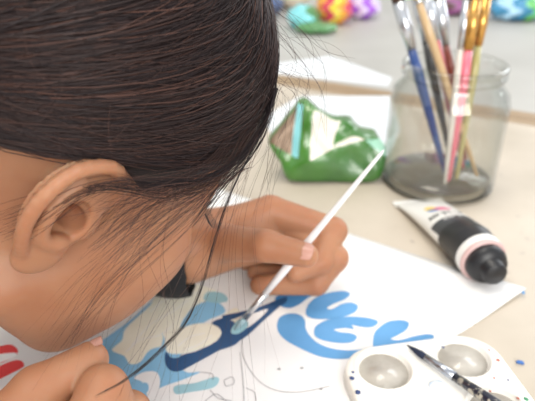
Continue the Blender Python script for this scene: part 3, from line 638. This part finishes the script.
def join_parts(parts):
    V = []; Q = []; n = 0
    for v, q in parts: V.append(v); Q.append(q + n); n += len(v)
    return np.vstack(V), np.vstack(Q)
hl, hh = np.min([HO - 15, HO - 15], 0), HO + 15
person = empty('person', (-55, 20, -75))
tag(person, 'person with dark pulled-back hair leaning low over the table, painting with a brush', 'person')
hd = sdf_mesh(head, hl, hh, .11)
lhm = sdf_mesh(left_hand, LWR + [-8, -6, -5], LWR + [14, 9, 8], .1)
rhm = sdf_mesh(right_hand, PALM + [-9, -9, -7], PALM + [7, 8, 8], .1)
tr = sdf_mesh(lambda p: smin(torso(p, -.6), smin(arms(p, -.5), chain(p, NECK, [5, 5, 5.6], 1), 2), 3), (-85, -22, -50), (-10, 56, 24), .6)
bv, bq = join_parts([hd, lhm, rhm, tr])
M_SKIN = mat('skin', (.41, .205, .115), .5, spec=.35, noise=(40, (.37, .165, .088), .35, .7, 3), bump=(900, .12, .0004), sss=(.5, (.011, .0045, .0025)))
body = from_np('body', bv, bq, M_SKIN, person)

M_CLOTH = mat('black_cloth', (.012, .012, .014), .9, bump=(700, .4, .0006))
shirt = from_np('shirt', *sdf_mesh(lambda p: smin(torso(p, .3), arms(p, .35), 3), (-85, -24, -40), (-6, 56, 24), .5), M_CLOTH, person)
M_DENIM = mat('denim', (.03, .05, .10), .85, bump=(900, .4, .0006))
def trousers_f(p):
    d = chain(p, [HIP + [0, -5, 0], HIP + [0, 5, 0]], [12.5, 12.5], 2)
    for s in (-1, 1): d = smin(d, chain(p, [HIP + [0, 7 * s, -2], HIP + [34, 10 * s, -3], HIP + [30, 10 * s, -38]], [9, 7, 5.2], 2), 3)
    return d
trousers = from_np('trousers', *sdf_mesh(trousers_f, (-82, -5, -76), (-12, 45, -10), .8), M_DENIM, person)
M_SHOE = mat('shoe_rubber', (.75, .75, .74), .6)
for s in (-1, 1):
    c = HIP + [34, 10 * s, -41]
    from_np('shoe', *sdf_mesh(lambda p: smax(smin(ell(p, c + [3, 0, 0], (11, 4.6, 4.2)), ell(p, c + [-4, 0, 3], (5, 4.6, 6)), 2), -(p[:, 2] + 74.8), .3), c - 16, c + 18, .6), M_SHOE, person)

print('chin z', h2w((7.8,0,-11.4))[2])
# nails, lashes
M_NAIL = mat('nail', (.52, .28, .22), .35, spec=.4, coat=.1)
def nail(c, along, up, L=.62, w=.5):
    along = np.asarray(along, float); along /= np.linalg.norm(along); up = np.asarray(up, float); up -= along * (up @ along); up /= np.linalg.norm(up); sd = np.cross(up, along)
    v = []; f = []; n = 9
    for layer in (0, -.05):
        for i in range(n):
            for j in range(n):
                a = (i / (n - 1) * 2 - 1); b = (j / (n - 1) * 2 - 1)
                x = a * L * math.sqrt(1 - .35 * b * b); y = b * w * math.sqrt(1 - .3 * a * a)
                v.append(c + along * x + sd * y + up * (layer - .42 * b * b * w - .05 * a * a))
    for i in range(n - 1):
        for j in range(n - 1):
            k = i * n + j; f.append((k, k + 1, k + n + 1, k + n)); f.append(tuple(n * n + t for t in (k, k + n, k + n + 1, k + 1)))
    return from_np('fingernail', v, f, M_NAIL, person)
tt = lh['thumb'][0]; camv = np.array([0, 0, CAM_H]) - tt[3]; camv /= np.linalg.norm(camv)
nail(tt[3] - (tt[3] - tt[2]) * .08 + .76 * (camv * .8 + np.array([0, 0, .6])) / np.linalg.norm(camv * .8 + np.array([0, 0, .6])), tt[3] - tt[2], camv * .8 + np.array([0, 0, .6]), .62, .55)
rr = rh['thumb'][0]; nu = C2W(-.15, .95, .05)
nail(rr[2] + (rr[2] - rr[1]) * .05 + .74 * nu / np.linalg.norm(nu), rr[2] - rr[1], nu, .5, .42)

# ------------------------------------------------------------------ hair
def strands_mesh(name, curves, radii, m, parent, sides=3, tones=None):
    """curves (n, k, 3) cm, radii (n,) or (n,k) -> one mesh of thin tubes"""
    Cv = np.asarray(curves, float); n, k, _ = Cv.shape
    R = np.asarray(radii, float); R = np.broadcast_to(R[:, None] if R.ndim == 1 else R, (n, k))
    t = np.gradient(Cv, axis=1); t /= np.maximum(np.linalg.norm(t, axis=-1, keepdims=True), 1e-9)
    ref = np.array([.31, .22, .92]); a = np.cross(t, ref); a /= np.maximum(np.linalg.norm(a, axis=-1, keepdims=True), 1e-9); b = np.cross(t, a)
    ang = np.arange(sides) * 2 * math.pi / sides
    V = Cv[:, :, None, :] + R[:, :, None, None] * (np.cos(ang)[None, None, :, None] * a[:, :, None, :] + np.sin(ang)[None, None, :, None] * b[:, :, None, :])
    i = np.arange(n)[:, None, None]; j = np.arange(k - 1)[None, :, None]; s = np.arange(sides)[None, None, :]
    base = (i * k + j) * sides; s2 = (s + 1) % sides
    Q = np.stack([base + s, base + s2, base + sides + s2, base + sides + s], -1).reshape(-1, 4)
    o = from_np(name, V.reshape(-1, 3), Q, m, parent)
    if tones is not None:
        at = o.data.attributes.new('tone', 'FLOAT', 'POINT'); at.data.foreach_set('value', np.repeat(np.asarray(tones, np.float32), k * sides))
    return o
def hair_mat():
    m = bpy.data.materials.new('hair'); m.use_nodes = True; nt = m.node_tree; b = nt.nodes['Principled BSDF']
    at = nt.nodes.new('ShaderNodeAttribute'); at.attribute_name = 'tone'
    r = nt.nodes.new('ShaderNodeValToRGB'); e = r.color_ramp.elements; e[0].color = (.015, .011, .013, 1); e[1].color = (.13, .062, .046, 1); e.new(.6).color = (.042, .025, .023, 1)
    nt.links.new(at.outputs['Fac'], r.inputs[0]); nt.links.new(r.outputs[0], b.inputs['Base Color']); b.inputs['Roughness'].default_value = .43
    b.inputs['Specular IOR Level'].default_value = .3; return m
M_HAIR = hair_mat(); M_SCALP = mat('hair_mass', (.010, .007, .007), .6, bump=(60, .5, .004))
HLX = [-12, -6, -3.2, -1.2, 1.2, 2.6, 5.0, 7, 8.5, 10]; HLZ = [-.5, .9, 2.0, 3.3, 2.7, 1.9, 3.9, 5.6, 6.8, 7.2]
def cap(p):
    q = w2h(p); d = smin(ell(q, (-.7, 0, 4.3), (9.5, 7.75, 8.6)), ell(q, (3.0, 0, 4.0), (5.7, 6.6, 5.6)), 1.5); d = smin(d, chain(p, NECK[:2], [5.9, 5.9], 1), 2)
    return smax(d, (np.interp(q[:, 0], HLX, HLZ) - q[:, 2]), .5)
def bun(p): return ell(w2h(p), (-12.3, 0, .6), (3.6, 4, 4))
hair = from_np('hair', *sdf_mesh(lambda p: smin(cap(p), bun(p), 1), hl - 3, hh + 1, .16), M_SCALP, person)
TAIL = np.array([-10., -1.5, -1.0])
def shell(d, lift):                                # direction from the skull centre -> point on the hair shell
    c = np.array([-.7, 0, 4.3]); r = np.array([9.55, 7.8, 8.65]); u = d / np.linalg.norm(d, axis=-1, keepdims=True)
    t = 1 / np.sqrt(((u / r) ** 2).sum(-1, keepdims=True)); c2 = np.array([3.0, 0, 4.0]); r2 = np.array([5.75, 6.65, 5.65])
    # second lobe (forehead): farthest intersection of the same ray
    o = (c - c2) / r2; dd = u / r2; A = (dd * dd).sum(-1, keepdims=True); Bq = (dd * o).sum(-1, keepdims=True); Cq = (o * o).sum() - 1
    disc = Bq * Bq - A * Cq; t2 = np.where(disc > 0, (-Bq + np.sqrt(np.maximum(disc, 0))) / A, 0)
    return c + u * (np.maximum(t, t2) + lift)
def bez(P, k):
    t = np.linspace(0, 1, k)[None, :, None]; P = P[:, :, None, :]
    return (1 - t) ** 3 * P[:, 0] + 3 * t * (1 - t) ** 2 * P[:, 1] + 3 * t * t * (1 - t) * P[:, 2] + t ** 3 * P[:, 3]
def scalp_strands(n, side, jit=.35, lift=(.02, .35), k=18):
    s = rng.random(n)
    key = np.array([0, .18, .22, .5, .75, 1.])
    S = np.array([(8.2, -3.0, 5.8), (8.8, -1.4, 6.8), (3, 0, 13.4), (0, 0, 13.6), (-2, 0, 13.8), (-5, 0, 13)])
    A = np.array([(7.4, -5.6, 4.2), (8.0, -6.2, 5.2), (16, -2, 5.5), (12, -6, 9), (5, -6, 13), (-2, -4, 13)])
    Bm = np.array([(-3.4, -8.4, 2.9), (-2, -9.4, 3.3), (5, -13, 3.6), (2, -11, 4.6), (-5, -9, 5.4), (-9, -5, 5.5)])
    ip = lambda K: np.stack([np.interp(s, key, K[:, i]) for i in range(3)], -1)
    P = np.stack([ip(S), ip(A), ip(Bm), np.broadcast_to(TAIL, (n, 3))], 1) + rng.normal(0, jit, (n, 4, 3)) * np.array([.6, 1.2, 1.2, 1.2])[None, :, None]
    P[:, :, 1] *= side
    cv = bez(P, k) - np.array([-.7, 0, 4.3])
    ph = rng.random((n, 1)) * 6.28; fr = rng.uniform(1, 3, (n, 1)); tt_ = np.linspace(0, 1, k)[None]
    L = rng.uniform(lift[0], lift[1], (n, 1)) + .05 * np.sin(ph + fr * tt_ * 6.28)
    return h2w(shell(cv, L[..., None]))
curv = np.concatenate([scalp_strands(7500, 1), scalp_strands(2200, 1, .9, (.2, .5)), scalp_strands(1800, -1), scalp_strands(420, 1, 1.7, (.25, .6))])
hc = w2h(curv.reshape(-1, 3)); ec_d = np.full(len(hc), 9.); nr = ell(hc, (-1, -8, .3), (3.6, 3.2, 4.6)) < 1.2; ec_d[nr] = ear(hc[nr]); low = (hc[:, 1] < 0) & (hc[:, 2] < np.interp(hc[:, 0], [-11, -6, -3, -1, 1.2, 2.4, 3], [-.9, .5, 1.6, 2.8, 2.5, .8, -9])); curv = curv[((ec_d > .06) & ~low).reshape(len(curv), -1).all(1)]
for tp in () and ((-10.2, 0, -1), (-9, -3, -3), (-9.5, -3, -1)):
    w_ = h2w(tp); dd_ = w_[1] * CP + (CAM_H - w_[2]) * SP; print('tail', tp, 267.5 + FPX * w_[0] / dd_, 200.5 - FPX * (w_[1] * SP - (CAM_H - w_[2]) * CP) / dd_)
tn = np.clip(rng.beta(1.5, 2.2, len(curv)), 0, 1)
strands_mesh('hair_strands', curv, np.concatenate([rng.uniform(.012, .030, len(curv) - 380), rng.uniform(.008, .013, 380)]), M_HAIR, hair, tones=tn)
# ------------------------------------------------------------------ loose hair, authored along the way it hangs
def wisps(name, guides, n, spread, rad, k=26, tone=(.1, .6), parent=None):
    """guides: lists of (px, py, depth); n strands each with growing spread"""
    out = []; R = []
    for g, cnt in zip(guides, n):
        P = np.array([PD(*q_) for q_ in g]); base = catmull(P, 10); t = np.linspace(0, len(base) - 1, k); base = np.stack([np.interp(t, range(len(base)), base[:, i]) for i in range(3)], -1)
        for _ in range(cnt):
            o0, o1, o2 = rng.normal(0, spread * .5, 3), rng.normal(0, spread, 3), rng.normal(0, spread * 1.3, 3); s_ = np.linspace(0, 1, k)[:, None]
            off = (1 - s_) ** 2 * o0 + 2 * s_ * (1 - s_) * o1 + s_ ** 2 * o2 + .03 * np.sin(s_ * rng.uniform(4, 14) + rng.uniform(0, 6)) * rng.normal(0, 1, 3)
            out.append(base + off); R.append(rng.uniform(*rad) * np.interp(np.linspace(0, 1, k), [0, .8, 1], [1, .9, .35]))
    return strands_mesh(name, np.array(out), np.array(R), M_HAIR, parent, tones=rng.uniform(*tone, len(out)))
G = [
 # thick dark lock hanging from the temple down across the painting
 [(272, 96, 27), (252, 150, 25), (230, 195, 23.5), (215, 240, 22.5), (203, 283, 22), (186, 322, 21.5), (160, 351, 21), (128, 378, 20.5), (96, 396, 20)],
 [(268, 90, 27), (246, 140, 25), (215, 180, 23.8), (170, 196, 22.6), (130, 190, 21.6), (100, 187, 21.2), (60, 198, 21), (0, 222, 20.5)],
 [(240, 120, 24.5), (205, 165, 23.2), (160, 182, 22.0), (118, 184, 21), (80, 196, 20.8), (40, 222, 20.8), (10, 235, 21)],
 [(250, 130, 25), (222, 178, 23.5), (190, 215, 22.8), (150, 250, 22.2), (110, 285, 22), (80, 320, 22), (62, 352, 22)],
 [(240, 120, 25), (212, 172, 23.5), (170, 215, 22.4), (122, 255, 22), (88, 290, 22), (60, 335, 22.2)],
 [(262, 110, 26), (238, 170, 24), (222, 215, 23), (212, 262, 22.5), (200, 310, 22.2), (170, 370, 21.8), (150, 401, 21)],
 [(262, 110, 26), (244, 160, 24.5), (232, 210, 23.5), (205, 255, 22.8), (170, 300, 22.4), (140, 350, 22), (118, 401, 21)],
 [(270, 92, 27), (262, 150, 25), (240, 215, 24), (236, 270, 23), (243, 330, 22.5), (252, 401, 22)],
 [(180, 182, 22.6), (160, 215, 22.2), (150, 255, 22), (160, 310, 21.8), (150, 372, 21.5), (130, 420, 21)],
]
wisps('loose_hair', G[:1], [7], .022, (.011, .016), tone=(0, .05), parent=hair)
wisps('loose_hair', [[(276, 88, 26.6), (262, 128, 25.4), (236, 160, 24), (200, 180, 22.8), (160, 186, 22), (122, 182, 21.4)], [(274, 84, 26.8), (268, 120, 25.8), (250, 156, 24.6), (222, 186, 23.6), (196, 222, 23)]], [34, 16], .16, (.010, .019), tone=(0, .35), parent=hair)
wisps('loose_hair', G[1:3], [16, 14], .2, (.008, .015), tone=(.2, .8), parent=hair)
wisps('loose_hair', G[3:5], [24, 16], .5, (.004, .009), tone=(.5, 1), parent=hair)
wisps('loose_hair', G[5:], [7, 6, 5, 4], .8, (.004, .008), tone=(.5, 1), parent=hair)
TG = [[(242, 160, 25), (205, 186, 23.4), (160, 208, 22.2), (112, 246, 21.9)], [(215, 172, 23.6), (175, 186, 22.4), (130, 205, 21.6), (100, 235, 21.6)], [(255, 130, 26), (240, 168, 24.6), (215, 198, 23.6), (185, 225, 23)]]
wisps('loose_hair', TG, [60, 60, 16], .6, (.005, .010), tone=(.4, 1), parent=hair)
# flyaways at the front of the head
FG = [[(268, 20, 26), (296, 50, 26), (316, 85, 26), (312, 130, 26)], [(272, 70, 26), (292, 78, 26), (300, 95, 26), (292, 125, 26)], [(260, 0, 25), (285, 20, 25), (305, 50, 25), (315, 70, 25)],
      [(275, 95, 27), (290, 120, 26.5), (278, 160, 26), (262, 205, 25)], [(274, 40, 26), (290, 34, 26), (318, 34, 26), (330, 36, 26)]]
wisps('loose_hair', FG, [10, 12, 8, 10, 1], .6, (.004, .009), tone=(.4, .9), parent=hair)
# criss-cross stray hairs over the crown
SG = [[(40, 0, 19.6), (50, 50, 19), (62, 92, 19), (68, 104, 19)], [(110, -4, 20.5), (82, 50, 19.6), (30, 60, 19.2), (18, 80, 19)], [(166, -4, 21.5), (150, 60, 20.5), (120, 70, 20), (70, 100, 19.5)], [(140, 60, 20.4), (110, 66, 19.8), (80, 92, 19.4), (60, 108, 19.2)]]
wisps('loose_hair', SG, [7, 7, 8, 7], .9, (.004, .007), tone=(.7, 1), parent=hair)

# lashes of the eye that show past the cheek
ll = []
for i in range(12):
    b0 = h2w((8.75, -3.1 - 1.0 + i * .15, .35)); ll.append([b0, b0 + .35 * Fw - .1 * Lw - .12 * Uw, b0 + .65 * Fw - .2 * Lw + .05 * Uw])
strands_mesh('eyelashes', np.array(ll), np.full(len(ll), .02), M_HAIR, person, tones=np.zeros(len(ll)))

# ------------------------------------------------------------------ origins of single-mesh things go to their base
for o in list(scene.collection.objects):
    if o.type == 'MESH' and o.parent is None and not o.children:
        co = np.empty(len(o.data.vertices) * 3, np.float32); o.data.vertices.foreach_get('co', co); co = co.reshape(-1, 3)
        c = (co.min(0) + co.max(0)) / 2; c[2] = co[:, 2].min(); o.data.vertices.foreach_set('co', (co - c).ravel()); o.location = Vector([float(x) for x in c]) + o.location; o.data.update()

for o in scene.collection.objects:                 # outward normals on the closed plain meshes
    if o.type == 'MESH' and (o.name.split('.')[0] in ('tray', 'tabletop', 'wood_edge', 'paper_sheet', 'crimp', 'tube_body')):
        bm = bmesh.new(); bm.from_mesh(o.data); bmesh.ops.recalc_face_normals(bm, faces=bm.faces[:]); bm.to_mesh(o.data); bm.free()
